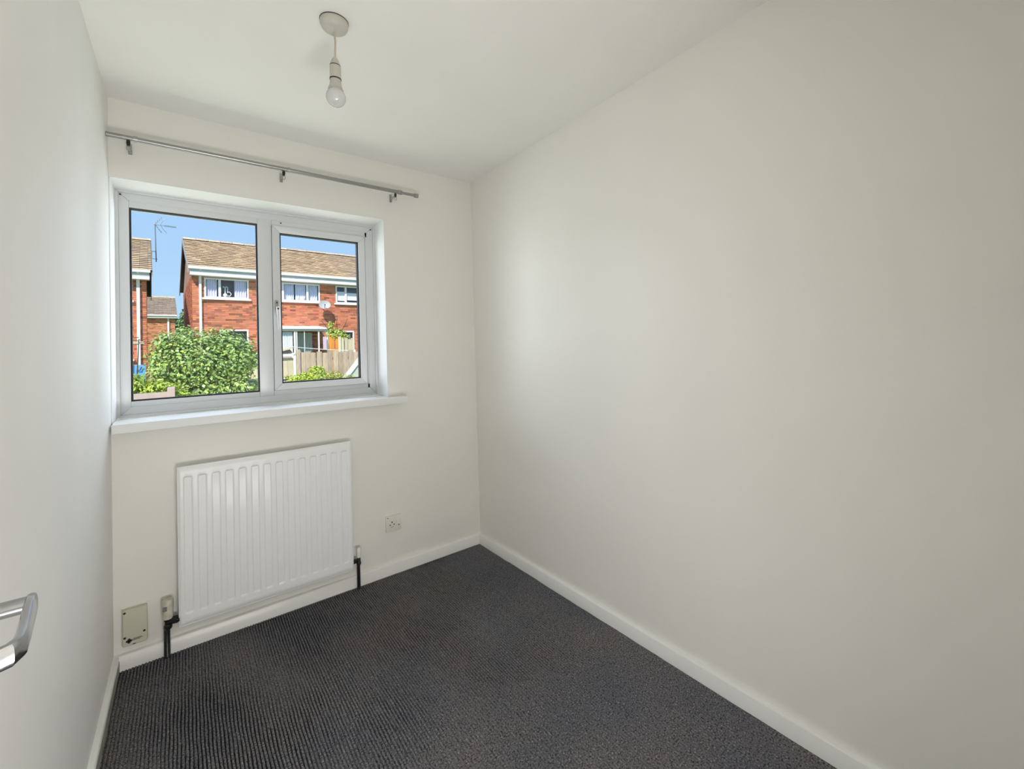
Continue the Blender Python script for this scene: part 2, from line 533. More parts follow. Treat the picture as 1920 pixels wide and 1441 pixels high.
MB().ring(0.5905, 1.0655, 1.0608, 1.9302, 0.0055, 0.1785, 0.1785, 0.21, 0).build('gasket', GASKET, sash)
B(1.0655, 1.0768, 0.1782, 0.24, 1.0368, 1.9577).build('side_rail', UPVC, win)
MB().ring(0.6265, 1.0260, 1.0965, 1.8945, 0.0065, 0.1760, 0.179, 0.205, 0).build('gasket', GASKET, sash)
tag(B(0.6330, 1.0195, YG, YG + 0.004, 1.1028, 1.8882).build('pane', GLASS, sash), 'smaller pane in the opening sash')
hb = MB()
hb.box(0.6000, 0.6140, 0.1560, 0.1640, 1.462, 1.532)
hb.tube([(0.607, 0.158, 1.490), (0.607, 0.135, 1.490)], 0.0062, 12)
hd = hb.build('window_handle', STEEL, win, bevel=0.0025)
lv = MB()
lv.tube([(0.607, 0.1330, 1.497), (0.608, 0.1300, 1.480), (0.610, 0.1270, 1.440), (0.6105, 0.1260, 1.395), (0.6105, 0.128, 1.378)], [0.0062, 0.0075, 0.0062, 0.0055, 0.004], 12)
lv.build('lever', UPVC, hd, smooth=True)
MB().lathe([(0.0038, 0), (0.0038, -0.002)], (0.607, 0.156, 1.520), 1, 12).build('screw', BLACK, hd)
MB().lathe([(0.0042, 0), (0.0042, -0.004)], (0.608, 0.1255, 1.486), 1, 12).build('screw', BLACK, hd)
for (x, z, y) in ((0.020, WZ1 - 0.022, 0.1772), (0.635, 1.9475, 0.1780), (1.0985, WZ1 - 0.026, 0.1772)):
    MB().lathe([(0.004, 0), (0.0035, -0.0012)], (x, y, z), 1, 12).build('screw_cap', BLACK, win)
# board sill with horns
sl = MB()
poly = [(0.0062, -0.0706), (1.2024, -0.0706), (1.2024, -0.0005), (1.1168, -0.0005), (1.1168, 0.172), (0.0030, 0.172), (0.0030, -0.0005), (0.0062, -0.0005)]
sl.prism(poly, 2, WZ0 - 0.0353, WZ0)
tag(sl.build('window_sill', REVEAL, win, bevel=0.0022), 'thick painted sill board with a projecting right end')

# ---------------------------------------------------------------- door: open against the left wall, only its lever reaches into view
door = thing('door_1', None, None, (0.05, YB, 0.0), kind='structure')
B(0.006, 0.050, YB + 0.004, -1.762, 0.012, 1.99).build('door_leaf', SKIRT, door, bevel=0.002)
hn = MB()
hn.lathe([(0.026, 0.0), (0.026, 0.006), (0.022, 0.009), (0.012, 0.010)], (0.050, -1.822, 1.004), 0, 28)
hn.tube([(0.055, -1.826, 1.000), (0.1110, -1.826, 1.000)], 0.0080, 16)
handle = hn.build('door_handle', CHROME, door, smooth=True)
tag(handle, 'polished chrome lever handle curving back towards the door')
grip = MB()
path = [(0.1040, -1.812, 0.9985), (0.1090, -1.824, 0.9985), (0.1120, -1.850, 0.9995), (0.1155, -1.880, 1.0005), (0.1190, -1.910, 1.0015), (0.1205, -1.928, 1.002), (0.1170, -1.940, 1.002), (0.1060, -1.944, 1.001), (0.090, -1.944, 1.000), (0.070, -1.944, 1.000)]
hh = [0.005, 0.0115, 0.0110, 0.0085, 0.0085, 0.0095, 0.0100, 0.0100, 0.0095, 0.008]
th = [0.003, 0.0045, 0.0048, 0.0048, 0.0048, 0.005, 0.005, 0.005, 0.005, 0.004]
vs, fs = [], []
NN = 14
for i, p in enumerate(path):
    p = Vector(p)
    d = (Vector(path[min(i + 1, len(path) - 1)]) - Vector(path[max(i - 1, 0)])).normalized()
    side = Vector((0, 0, 1)).cross(d).normalized()
    for k in range(NN):
        t = 2 * math.pi * k / NN
        ct, st_ = math.cos(t), math.sin(t)
        sq = lambda q: math.copysign(abs(q) ** 0.7, q)
        vs.append(p + Vector((0, 0, 1)) * sq(ct) * hh[i] + side * sq(st_) * th[i])
for i in range(len(path) - 1):
    for k in range(NN):
        fs.append((i * NN + k, i * NN + (k + 1) % NN, (i + 1) * NN + (k + 1) % NN, (i + 1) * NN + k))
fs += [tuple(range(NN)), tuple(range((len(path) - 1) * NN, len(path) * NN))]
grip.add(vs, fs).build('grip', CHROME, handle, smooth=True)

# ---------------------------------------------------------------- ceiling pendant
LX, LY = 0.622, -1.0
pend = thing('pendant_light', 'white ceiling rose with short flex, lampholder and bare opal bulb', 'light', (LX, LY, 2.035))
MB().lathe([(0.0420, 0.0), (0.0425, -0.006), (0.0415, -0.014), (0.0375, -0.023), (0.030, -0.029), (0.018, -0.032), (0.006, -0.033)], (LX, LY, H - 0.0015), 2, 48).build('ceiling_rose', APLAST, pend, smooth=True)
MB().lathe([(0.0432, 0.001), (0.0432, -0.0022)], (LX, LY, H), 2, 48).build('base_plate', BLACK, pend, smooth=True)
MB().tube([(LX, LY, H - 0.03), (LX + 0.0015, LY, 2.26), (LX, LY, 2.205)], 0.0030, 10).build('flex', CORD, pend, smooth=True)
MB().lathe([(0.0045, 0.0), (0.009, -0.006), (0.0135, -0.017), (0.0155, -0.027)], (LX, LY, 2.210), 2, 32).build('lampholder_cap', APLAST, pend, smooth=True)
MB().lathe([(0.0165, 0), (0.0165, -0.003)], (LX, LY, 2.183), 2, 32).build('lampholder_gap', BLACK, pend, smooth=True)
MB().lathe([(0.0168, 0), (0.0172, -0.020), (0.0172, -0.041)], (LX, LY, 2.180), 2, 32).build('lampholder_body', APLAST, pend, smooth=True)
MB().lathe([(0.0178, 0), (0.0178, -0.0035)], (LX, LY, 2.139), 2, 32).build('retaining_ring', BLACK, pend, smooth=True)
bp_ = [(0.0165, 0.0), (0.0168, -0.010), (0.0185, -0.020), (0.0225, -0.030), (0.0265, -0.040)]
MB().lathe(bp_[:4] + [(0.0232, -0.032)], (LX, LY, 2.1355), 2, 32).build('bulb_collar', APLAST, pend, smooth=True)
gl = [(0.0228, -0.0315)] + [(0.0298 * math.cos(t), -0.0575 - 0.0298 * math.sin(t) * (1.0 if t > 0 else 1.05)) for t in [R(a) for a in (-52, -38, -24, -10, 5, 20, 35, 50, 63, 75, 84, 89)]]
MB().lathe(gl, (LX, LY, 2.1355), 2, 40).build('bulb', BULB, pend, smooth=True)

# ---------------------------------------------------------------- curtain pole
rod = thing('curtain_pole', 'slim grey metal curtain pole fixed above the window on three brackets', 'curtain pole', (0.6, 0, 2.1))
RY, RZ = -0.078, 2.1475
MB().tube([(0.001, RY, RZ), (0.36, RY, RZ), (1.19, RY, RZ)], 0.0098, 16).build('pole', RODM, rod, smooth=True)
MB().tube([(1.19, RY, RZ), (1.272, RY, RZ)], 0.0080, 16).build('inner_pole', RODM, rod, smooth=True)
MB().tube([(1.272, RY, RZ), (1.292, RY, RZ)], 0.0125, 16).build('end_cap', STEEL, rod, smooth=True)
MB().tube([(1.182, RY, RZ), (1.196, RY, RZ)], 0.0128, 16).build('joint_ring', RODM, rod, smooth=True)
def bracket(x):
    b = MB()
    b.tube([(x + 0.016, RY, RZ), (x + 0.028, RY, RZ)], 0.0125, 16)
    b.box(x - 0.006, x + 0.006, -0.004, -0.0002, RZ - 0.040, RZ + 0.004)
    b.tube([(x, -0.003, RZ - 0.022), (x, -0.05, RZ - 0.024), (x, RY + 0.004, RZ - 0.022), (x, RY - 0.002, RZ - 0.0115)], 0.0046, 10)
    o = b.build('bracket', STEEL, rod, auto=R(40))
    MB().lathe([(0.0062, 0), (0.0068, -0.010), (0.004, -0.018)], (x, RY, RZ - 0.012), 2, 14).lathe([(0.0055, 0), (0.0055, -0.012)], (x, RY, RZ - 0.020), 2, 12).build('clamp_screw', BLACK, o, smooth=True)
    MB().tube([(x + 0.001, RY, RZ - 0.028), (x + 0.006, RY, RZ - 0.036), (x + 0.005, RY, RZ - 0.047), (x, RY, RZ - 0.051), (x - 0.005, RY, RZ - 0.046), (x - 0.005, RY, RZ - 0.036), (x, RY, RZ - 0.029)], 0.0018, 8).build('ring_eye', CHROME, o, smooth=True)
for x in (0.066, 0.6135, 1.160):
    bracket(x)

# ---------------------------------------------------------------- radiator
rad = thing('radiator', 'white panel radiator below the window with black painted pipe tails', 'radiator', (0.55, -0.03, 0.1))
X0, X1, Z0, Z1, YF = 0.2045, 0.8979, 0.1190, 0.7800, -0.0585
NF = 14
pitch_f = (X1 - X0 - 0.018) / NF
def ss(a, b, x):
    t = min(max((x - a) / (b - a), 0), 1)
    return t * t * (3 - 2 * t)
def press(x, z):
    u = ((x - X0 - 0.009) / pitch_f) % 1.0
    inside = X0 + 0.009 < x < X1 - 0.009
    cx = ss(0.16, 0.30, u) * (1 - ss(0.62, 0.82, u)) if inside else 0
    cz = ss(Z0 + 0.042, Z0 + 0.056, z) * (1 - ss(Z1 - 0.050, Z1 - 0.040, z))
    return 0.0078 * cx * cz
gx = sorted(set([X0 + 0.009 + pitch_f * (i + u) for i in range(NF) for u in (0, .12, .18, .23, .28, .34, .46, .58, .64, .70, .76, .82, .9)] + [X0, X0 + 0.004, X1 - 0.009, X1 - 0.004, X1]))
gz = [Z0, Z0 + .004, Z0 + .02, Z0 + .040, Z0 + .044, Z0 + .048, Z0 + .052, Z0 + .056, Z0 + .07, 0.3, 0.45, 0.6, Z1 - .06, Z1 - .051, Z1 - .048, Z1 - .045, Z1 - .042, Z1 - .038, Z1 - .02, Z1 - .004, Z1]
rp = MB()
for z in gz:
    for x in gx:
        y = YF + press(x, z)
        if x in (X0, X1) or z in (Z0, Z1):
            y = YF + 0.004
        rp.v.append((x, y, z)); rp.c.append((1, 1, 1))
nx = len(gx)
for j in range(len(gz) - 1):
    for i in range(nx - 1):
        rp.f.append((j * nx + i, j * nx + i + 1, (j + 1) * nx + i + 1, (j + 1) * nx + i))
rp.build('front_panel', RADM, rad, auto=R(60))
bk = MB()
bk.box(0.2007, 0.9003, YF + 0.0040, YF + 0.0175, 0.1120, 0.7830)
bk.build('back_panel', RADM, rad, bevel=0.003, seg=3)
for x in (0.31, 0.79):
    B(x - 0.012, x + 0.012, YF + 0.0175, -0.0002, 0.20, 0.70).build('wall_bracket', RADM, rad, bevel=0.002)
# left: thermostatic valve
vl = MB()
vx, vy = 0.166, -0.036
vl.lathe([(0.0165, 0.0), (0.0175, 0.012), (0.0180, 0.030), (0.0195, 0.055), (0.0195, 0.072), (0.017, 0.078), (0.006, 0.080)], (vx, vy, 0.160), 2, 24)
vhead = vl.build('valve_head', mat('old_valve_head', (0.62, 0.58, 0.48), 0.45, var=0.25, vscale=40), rad, smooth=True)
B(vx - 0.0155, vx - 0.002, vy - 0.0200, vy - 0.0165, 0.198, 0.216).build('scale_window', GREYPRINT, vhead)
vb = MB()
vb.lathe([(0.012, 0), (0.0145, 0.004), (0.0145, 0.016), (0.011, 0.020), (0.011, 0.032), (0.013, 0.036), (0.013, 0.046)], (vx, vy, 0.116), 2, 12)
vb.tube([(vx, vy, 0.145), (0.206, -0.046, 0.148)], 0.0115, 12)
vb.tube([(0.180, -0.040, 0.148), (0.196, -0.044, 0.148)], 0.0165, 6)
vb.build('valve_body', BLACK, rad, auto=R(40))
MB().lathe([(0.012, 0), (0.0125, 0.003), (0.0105, 0.006), (0.0105, 0.12)], (vx - 0.0035, -0.032, 0.001), 2, 18).build('pipe', BLACK, rad, smooth=True)
# right: lockshield valve
wx_, wy = 0.9300, -0.036
wc = MB().lathe([(0.0105, 0), (0.0115, 0.006), (0.0115, 0.030), (0.0120, 0.045), (0.009, 0.050), (0.003, 0.051)], (wx_ + 0.001, wy, 0.163), 2, 20)
tag(wc.build('valve_cap', WPLAST, rad, smooth=True), 'small white cap of the right hand valve')
wv = MB()
wv.lathe([(0.0095, 0), (0.0115, 0.004), (0.0115, 0.014), (0.009, 0.018), (0.009, 0.040)], (wx_, wy, 0.124), 2, 12)
wv.tube([(wx_, wy, 0.150), (0.894, -0.046, 0.150)], 0.0085, 12)
wv.tube([(0.904, -0.0435, 0.150), (0.917, -0.040, 0.150)], 0.0125, 6)
wv.build('valve_body', BLACK, rad, auto=R(40))
MB().lathe([(0.011, 0), (0.012, 0.003), (0.0085, 0.006), (0.0080, 0.13)], (wx_ - 0.001, -0.033, 0.001), 2, 18).build('pipe', BLACK, rad, smooth=True)

# ---------------------------------------------------------------- socket
sk = thing('wall_socket', 'single white switched plug socket low on the wall right of the radiator', 'socket', (1.1286, 0, 0.2363))
sx, sz = 1.0856, 0.2363
B(sx, sx + 0.086, -0.0095, -0.0002, sz, sz + 0.086).build('face_plate', SOCKETM, sk, bevel=0.0022)
B(sx + 0.061, sx + 0.075, -0.0130, -0.0096, sz + 0.034, sz + 0.062).build('rocker_switch', WPLAST, sk, bevel=0.0012)
hl = MB()
cx_, cz_ = sx + 0.034, sz + 0.036
hl.box(cx_ - 0.0025, cx_ + 0.0025, -0.0101, -0.0094, cz_ + 0.010, cz_ + 0.019)
hl.box(cx_ - 0.0145, cx_ - 0.0080, -0.0101, -0.0094, cz_ - 0.002, cz_ + 0.003)
hl.box(cx_ + 0.0080, cx_ + 0.0145, -0.0101, -0.0094, cz_ - 0.002, cz_ + 0.003)
hl.build('pin_slots', BLACK, sk)
MB().tube([(cx_ - 0.007, -0.0098, cz_ - 0.011), (cx_, -0.0098, cz_ - 0.0135), (cx_ + 0.007, -0.0098, cz_ - 0.011)], 0.0009, 6).build('arc_mark', DARK, sk)
for (a_, b_) in ((0.0725, 0.0275), (0.0105, 0.078)):
    MB().lathe([(0.003, 0), (0.0028, -0.0008)], (sx + a_, -0.0094, sz + b_), 1, 12).build('plate_screw', BLACK, sk)

# ---------------------------------------------------------------- cream connection box
jb = thing('connection_box', 'cream plastic telephone box on the skirting left of the radiator', 'box', (0.065, 0, 0.094))
bx = MB()
bx.box(0.0275, 0.1025, -0.0300, -0.0045, 0.0955, 0.2390)
bx.build('cover', CREAM, jb, bevel=0.0055, seg=3)
B(0.0235, 0.1055, -0.0050, -0.0002, 0.0905, 0.2420).build('base_plate', WPLAST, jb, bevel=0.0015)
for (x, z) in ((0.0345, 0.2290), (0.0345, 0.1310), (0.0925, 0.1390)):
    MB().lathe([(0.0044, 0), (0.0040, -0.0012)], (x, -0.0298, z), 1, 14).build('screw', BLACK, jb)
B(0.0575, 0.0665, -0.0306, -0.0296, 0.0975, 0.1010).build('latch_slot', BLACK, jb)
lg = MB()       # small printed emblem: four-lobed dark mark with a grey lettered block beside it
for (a, b_) in ((0, 0), (0.0055, 0), (-0.0055, 0), (0, 0.0055), (0, -0.0055)):
    lg.lathe([(0.0046, 0), (0.0046, -0.0006)], (0.0470 + a, -0.0299, 0.1155 + b_), 1, 12)
lg.build('emblem', DARK, jb)
gp = MB()
for i, L in enumerate((0.026, 0.030, 0.022)):
    gp.box(0.0585, 0.0585 + L, -0.0305, -0.0299, 0.1195 - i * 0.0032, 0.1217 - i * 0.0032)
gp.build('printed_lines', GREYPRINT, jb)

# ================================================================= OUTSIDE
struct('ground', MB().box(-60, 80, T + 0.02, 130, GZ - 0.2, GZ), GRASS)

def bricks(mb, o, d, nrm, s0, s1, z0, z1, holes, seed=1):
    """brick boxes on a wall face: o origin, d unit along, nrm outward"""
    rnd = random.Random(seed)
    row, z = 0, z0
    while z + 0.065 <= z1 + 0.01:
        s = s0 - (0.1125 if row % 2 else 0)
        hs = sorted((a, b) for a, b, c, e_ in holes if c - 0.05 < z + 0.03 < e_ + 0.01)
        while s < s1:
            a, b = max(s, s0), min(s + 0.215, s1)
            for ha, hb_ in hs:
                if a >= ha and b <= hb_: a = b
                elif a < ha < b: b = ha
                elif a < hb_ < b: a = hb_
            if b - a > 0.03:
                g = rnd.uniform(0.72, 1.12)
                if rnd.random() < 0.17: g *= 0.55
                c = (g * rnd.uniform(0.94, 1.05), g * rnd.uniform(0.88, 1.14), g * rnd.uniform(0.85, 1.2))
                pr = 0.007 + rnd.uniform(-0.002, 0.002)
                P = lambda ss_, t: (o[0] + d[0] * ss_ + nrm[0] * t, o[1] + d[1] * ss_ + nrm[1] * t)
                q = [P(a, 0), P(b, 0), P(b, pr), P(a, pr)]
                mb.add([(x, y, z) for x, y in q] + [(x, y, z + 0.065) for x, y in q],
                       [(0, 3, 2, 1), (4, 5, 6, 7), (1, 2, 6, 5), (2, 3, 7, 6), (3, 0, 4, 7)], c)
            s += 0.225
        z += 0.075
        row += 1
    return mb

def wall_with_holes(mb, s0, s1, z0, z1, holes, t0, t1):
    zs = sorted(set([z0, z1] + [h[2] for h in holes] + [h[3] for h in holes]))
    for za, zb in zip(zs, zs[1:]):
        hs = sorted((h[0], h[1]) for h in holes if h[2] <= za and h[3] >= zb)
        a = s0
        for ha, hb_ in hs:
            if ha > a: mb.box(a, ha, t0, t1, za, zb)
            a = max(a, hb_)
        if a < s1: mb.box(a, s1, t0, t1, za, zb)
    return mb

def far_window(root, a, b, z0, z1, mull, sill=True, ext=0.07):
    f = MB()
    fwid = 0.055
    f.box(a, b, -0.035, 0.05, z0, z0 + fwid)
    f.box(a, b, -0.035, 0.05, z1 - fwid, z1)
    f.box(a, a + fwid, -0.035, 0.05, z0 + fwid, z1 - fwid)
    f.box(b - fwid, b, -0.035, 0.05, z0 + fwid, z1 - fwid)
    for m_ in mull:
        f.box(m_ - 0.04, m_ + 0.04, -0.03, 0.05, z0 + fwid, z1 - fwid)
    w = f.build('window', WHITE, root)
    xs_ = [a + fwid] + [q for m_ in mull for q in (m_ - 0.04, m_ + 0.04)] + [b - fwid]
    for i in range(0, len(xs_), 2):
        B(xs_[i] - 0.004, xs_[i + 1] + 0.004, 0.010, 0.018, z0 + fwid - 0.004, z1 - fwid + 0.004).build('pane', GLASS_FAR, w)
    if sill:
        B(a - ext, b + ext, -0.10, 0.0, z0 - 0.07, z0).build('sill', WHITE, w)
    return w

TILE_MESH = {}
def tile_mesh(w_, l_):
    if (w_, l_) not in TILE_MESH:
        me = bpy.data.meshes.new('roof_tile')
        h = 0.026
        v = [(0.003, 0, 0.030), (w_ - 0.003, 0, 0.030), (w_ - 0.003, l_, -0.012), (0.003, l_, -0.012), (0.003, 0, 0.054), (w_ - 0.003, 0, 0.054), (w_ - 0.003, l_, 0.0), (0.003, l_, 0.0)]
        v += [(w_ * 0.5, 0, 0.062), (w_ * 0.5, l_, 0.006)]
        me.from_pydata(v, [], [(0, 3, 2, 1), (4, 8, 9, 7), (8, 5, 6, 9), (0, 1, 5, 8, 4), (1, 2, 6, 5), (3, 0, 4, 7)])
        me.materials.append(TILE)
        TILE_MESH[(w_, l_)] = me
    return TILE_MESH[(w_, l_)]

def roof(root, s0, s1, ze, zr, te, tr, tw, gauge, stagger, singles, dark=None, seed=3):
    """front slope from eave (te, ze) to ridge (tr, zr); mirrored rear slope as a slab"""
    rnd = random.Random(seed)
    L = math.hypot(tr - te, zr - ze)
    uy, uz = (tr - te) / L, (zr - ze) / L
    ang = math.atan2(uz, uy)
    sl_ = MB()
    sl_.hexa([(s0, te, ze - 0.05), (s1, te, ze - 0.05), (s1, tr, zr - 0.05), (s0, tr, zr - 0.05), (s0, te, ze), (s1, te, ze), (s1, tr, zr), (s0, tr, zr)])
    tb = 2 * tr - te
    sl_.hexa([(s0, tr, zr - 0.05), (s1, tr, zr - 0.05), (s1, tb, ze - 0.05), (s0, tb, ze - 0.05), (s0, tr, zr), (s1, tr, zr), (s1, tb, ze + 0.02), (s0, tb, ze + 0.02)])
    sl_.build('roof_deck', FELT, root)
    stuff = MB()
    rows = int(L / gauge)
    order = []
    for r in range(rows):
        base = s0 - (tw / 2 if (stagger and r % 2) else 0)
        c = 0
        while base + c * tw < s1 - 0.02:
            order.append((r, base + c * tw))
            c += 1
    order.sort(key=lambda q: (int((q[1] - s0) / 50), q[1]))
    cnt = 0
    for r, x in order:
        y = te - 0.04 * uy + uy * gauge * r
        z = ze - 0.04 * uz + uz * gauge * r
        a, b = max(x, s0), min(x + tw, s1)
        full = (a == x and b == x + tw)
        if full and cnt < singles:
            o = bpy.data.objects.new('roof_tile', tile_mesh(tw, gauge * 1.15))
            o.location = (x, y, z)
            o.rotation_euler = (ang + rnd.uniform(-0.012, 0.012), rnd.uniform(-0.008, 0.008), rnd.uniform(-0.008, 0.008))
            o.parent = root
            COL.objects.link(o)
            cnt += 1
        elif b - a > 0.03:
            g = rnd.uniform(0.72, 1.08)
            w_, l_ = b - a, gauge * 1.15
            pts = [(0.003, 0, 0.030), (w_ - 0.003, 0, 0.030), (w_ - 0.003, l_, -0.012), (0.003, l_, -0.012), (0.003, 0, 0.052), (w_ - 0.003, 0, 0.052), (w_ - 0.003, l_, 0.0), (0.003, l_, 0.0)]
            stuff.hexa([(a + p[0], y + p[1] * uy - p[2] * uz, z + p[1] * uz + p[2] * uy) for p in pts], (g, g * rnd.uniform(0.95, 1.03), g * rnd.uniform(0.9, 1.05)))
    if stuff.v:
        o = stuff.build('roof_tiles', dark or TILE_S, root, cols=True)
        o['kind'] = 'stuff'
    # ridge tiles
    x = s0
    k = 0
    while x < s1 and k < 60:
        m_ = MB()
        n_ = 6
        vs, fs = [], []
        for e_ in (x + 0.005, min(x + 0.44, s1)):
            for i in range(n_ + 1):
                t = math.pi * i / n_
                vs.append((e_, tr + 0.13 * math.cos(t), zr - 0.03 + 0.095 * math.sin(t) + 0.004 * math.sin(k * 2.3)))
        fs = [(i, i + 1, n_ + 2 + i, n_ + 1 + i) for i in range(n_)] + [tuple(range(n_ + 1)), tuple(range(n_ + 1, 2 * n_ + 2))[::-1]]
        m_.add(vs, fs).build('ridge_tile', TILE, root)
        x += 0.45
        k += 1

def gable(mb, x, t0, t1, z0, ze, zr):
    """gable end wall as a thin solid in the t-z plane"""
    tm = (t0 + t1) / 2
    mb.prism([(t0, z0), (t1, z0), (t1, ze), (tm, zr), (t0, ze)], 0, x, x + 0.1)
    return mb

# ---- main terrace
HOUSE = thing('terraced_house', 'red brick terraced house with tan tiled roof filling the view beyond the fence', 'house', (0, 19.0, 0), R(2.0), local=True)
S1 = 12.0
openings = [(0.84, 2.27, 3.56, 4.34), (2.98, 4.92, 3.56, 4.34), (5.585, 7.45, 3.54, 4.34), (8.6, 10.2, 3.54, 4.34),
            (1.30, 2.24, 1.35, 2.32), (5.75, 6.35, 0.10, 2.26), (6.9, 8.3, 1.2, 2.3), (9.0, 10.4, 1.2, 2.3)]
hwall = MB()
wall_with_holes(hwall, 0.48, S1, GZ, 4.40, openings, 0.0, 0.12)
gable(hwall, 0.48, 0.0, 7.6, GZ, 4.45, 6.30)
gable(hwall, S1 - 0.1, 0.0, 7.6, GZ, 4.45, 6.30)
hwall.box(0.5, S1, 7.5, 7.6, GZ, 4.5)
hwall.build('wall', MORTAR, HOUSE)
bk_ = bricks(MB(), (0, 0), (1, 0), (0, -1), 0.48, S1, GZ + 0.55, 4.38, openings, 5)
bk_ = bricks(bk_, (0.48, 0), (0, 1), (-1, 0), 0.0, 7.6, GZ + 0.55, 4.46, [], 6)
o = bk_.build('brickwork', BRICK, HOUSE, cols=True); o['kind'] = 'stuff'
B(0.6, S1 - 0.15, 0.75, 0.85, GZ, 4.40).build('interior_wall', INSIDE, HOUSE)
B(0.6, S1 - 0.15, 0.12, 0.85, 4.34, 4.42).build('room_ceiling', INSIDE, HOUSE)
B(0.6, S1 - 0.15, 0.12, 0.85, 2.85, 2.95).build('room_floor', INSIDE, HOUSE)
roof(HOUSE, 0.36, S1 + 0.1, 4.69, 6.59, -0.36, 3.9, 0.285, 0.293, True, 300, seed=11)
B(0.36, S1, -0.42, -0.32, 4.60, 4.70).build('gutter', WHITE, HOUSE)
B(0.40, S1, -0.34, -0.30, 4.46, 4.61).build('fascia', FASCIA, HOUSE)
B(0.40, S1, -0.345, 0.0, 4.375, 4.465).build('soffit_box', WHITE, HOUSE)
bg_ = MB()
for (ta, za, tb, zb) in ((-0.36, 4.66, 3.9, 6.56), (3.9, 6.56, 8.16, 4.68)):
    bg_.hexa([(0.335, ta, za - 0.20), (0.365, ta, za - 0.20), (0.365, tb, zb - 0.20), (0.335, tb, zb - 0.20), (0.335, ta, za + 0.02), (0.365, ta, za + 0.02), (0.365, tb, zb + 0.02), (0.335, tb, zb + 0.02)])
bg_.build('bargeboard', BARGE, HOUSE)
dp = MB()
dp.box(0.675, 0.755, -0.10, -0.02, GZ, 4.40)
dp.tube([(0.715, -0.06, 4.38), (0.715, -0.20, 4.46), (0.715, -0.36, 4.62)], 0.04, 8)
dp.build('downpipe', WHITE, HOUSE)
far_window(HOUSE, 0.84, 2.27, 3.56, 4.34, [1.32])
far_window(HOUSE, 2.98, 4.92, 3.56, 4.34, [3.48, 4.42])
far_window(HOUSE, 5.585, 7.45, 3.54, 4.34, [6.02])
far_window(HOUSE, 8.6, 10.2, 3.54, 4.34, [9.1])
far_window(HOUSE, 1.30, 2.24, 1.35, 2.32, [])
far_window(HOUSE, 5.75, 6.35, 0.10, 2.26, [], sill=False)
far_window(HOUSE, 6.9, 8.3, 1.2, 2.3, [7.5])
far_window(HOUSE, 9.0, 10.4, 1.2, 2.3, [9.6])

ROTH = Matrix.Translation((0, 19.0, 0)) @ Matrix.Rotation(R(2.0), 4, 'Z')
def place(o, kids=True):
    """move a thing laid out in house coordinates to the house's place"""
    o.matrix_world = ROTH @ o.matrix_world
def HL(s, t, z):
    return ROTH @ Vector((s, t, z))

def curtain(name, label, a, b, z0, z1, t, m, waves=5, group=None, depth=0.03):
    root_loc = HL(a, t, z0)
    mb = MB()
    n_ = waves * 6
    for i in range(n_ + 1):
        s_ = a + (b - a) * i / n_
        y_ = t + depth * math.sin(2 * math.pi * waves * i / n_)
        for z in (z0, z1):
            p = HL(s_, y_, z)
            mb.v.append(tuple(p)); mb.c.append((1, 1, 1))
        for z in (z0, z1):
            p = HL(s_, y_ + 0.01, z)
            mb.v.append(tuple(p)); mb.c.append((1, 1, 1))
    for i in range(n_):
        a0, b0 = i * 4, (i + 1) * 4
        mb.f += [(a0, b0, b0 + 1, a0 + 1), (a0 + 2, a0 + 3, b0 + 3, b0 + 2), (a0 + 1, b0 + 1, b0 + 3, a0 + 3), (a0, a0 + 2, b0 + 2, b0)]
    o_ = mb.build(name, m, loc=root_loc, smooth=True)
    return tag(o_, label, 'curtain', group)
curtain('curtain', 'lilac curtain in the left light of the nearest upper house window', 0.92, 1.24, 3.62, 4.30, 0.07, CURTAIN, 4)
curtain('curtain', 'lilac curtain at the right side of the nearest upper house window', 1.80, 2.20, 3.62, 4.30, 0.07, CURTAIN, 5)
curtain('net_curtain', 'pale net curtain left of the gap in the middle upper window', 3.55, 3.92, 3.62, 4.30, 0.11, NET, 5)
curtain('net_curtain', 'pale net curtain right of the gap in the middle upper window', 3.97, 4.37, 3.62, 4.30, 0.11, NET, 5)
curtain('net_curtain', 'pale net curtain in the narrow right light of the middle upper window', 4.47, 4.85, 3.62, 4.30, 0.11, NET, 4)
curtain('blind', 'pulled cream blind in the left light of the right upper window', 5.65, 5.98, 3.66, 4.08, 0.04, BLIND, 1, depth=0.002)['category'] = 'blind'
curtain('blind', 'wide cream blind half down in the right upper window', 6.07, 7.38, 3.70, 4.04, 0.04, BLIND, 1, depth=0.002)['category'] = 'blind'

def ornament(s_, z0, pr_, label, t=0.055, group=None):
    p = HL(s_, t, z0)
    mb = MB().lathe([(r * 1.0, h) for r, h in pr_], tuple(p), 2, 12)
    return tag(mb.build('ornament', ORNAMENT, loc=p, smooth=True), label, 'ornament', group)
swan = MB()
p0 = HL(1.50, 0.07, 3.62)
swan.lathe([(0.02, 0), (0.07, 0.03), (0.08, 0.08), (0.05, 0.13), (0.02, 0.15)], tuple(p0), 2, 12)
swan.tube([(p0.x + 0.05, p0.y, p0.z + 0.06), (p0.x + 0.15, p0.y, p0.z + 0.04), (p0.x + 0.20, p0.y, p0.z + 0.13), (p0.x + 0.14, p0.y, p0.z + 0.21), (p0.x + 0.06, p0.y, p0.z + 0.18)], 0.016, 8)
swan.box(p0.x - 0.015, p0.x + 0.015, p0.y, p0.y + 0.02, p0.z + 0.12, p0.z + 0.42)
swan.box(p0.x + 0.07, p0.x + 0.095, p0.y, p0.y + 0.02, p0.z + 0.18, p0.z + 0.42)
swan.box(p0.x - 0.08, p0.x + 0.10, p0.y, p0.y + 0.02, p0.z + 0.39, p0.z + 0.42)
tag(swan.build('ornament', ORNAMENT, loc=p0, auto=R(50)), 'white looped ornament standing in the nearest upper house window', 'ornament')
ornament(3.74, 3.62, [(0.09, 0), (0.07, 0.06), (0.035, 0.12), (0.01, 0.17)], 'white cone shaped ornament leftmost on the middle window sill')
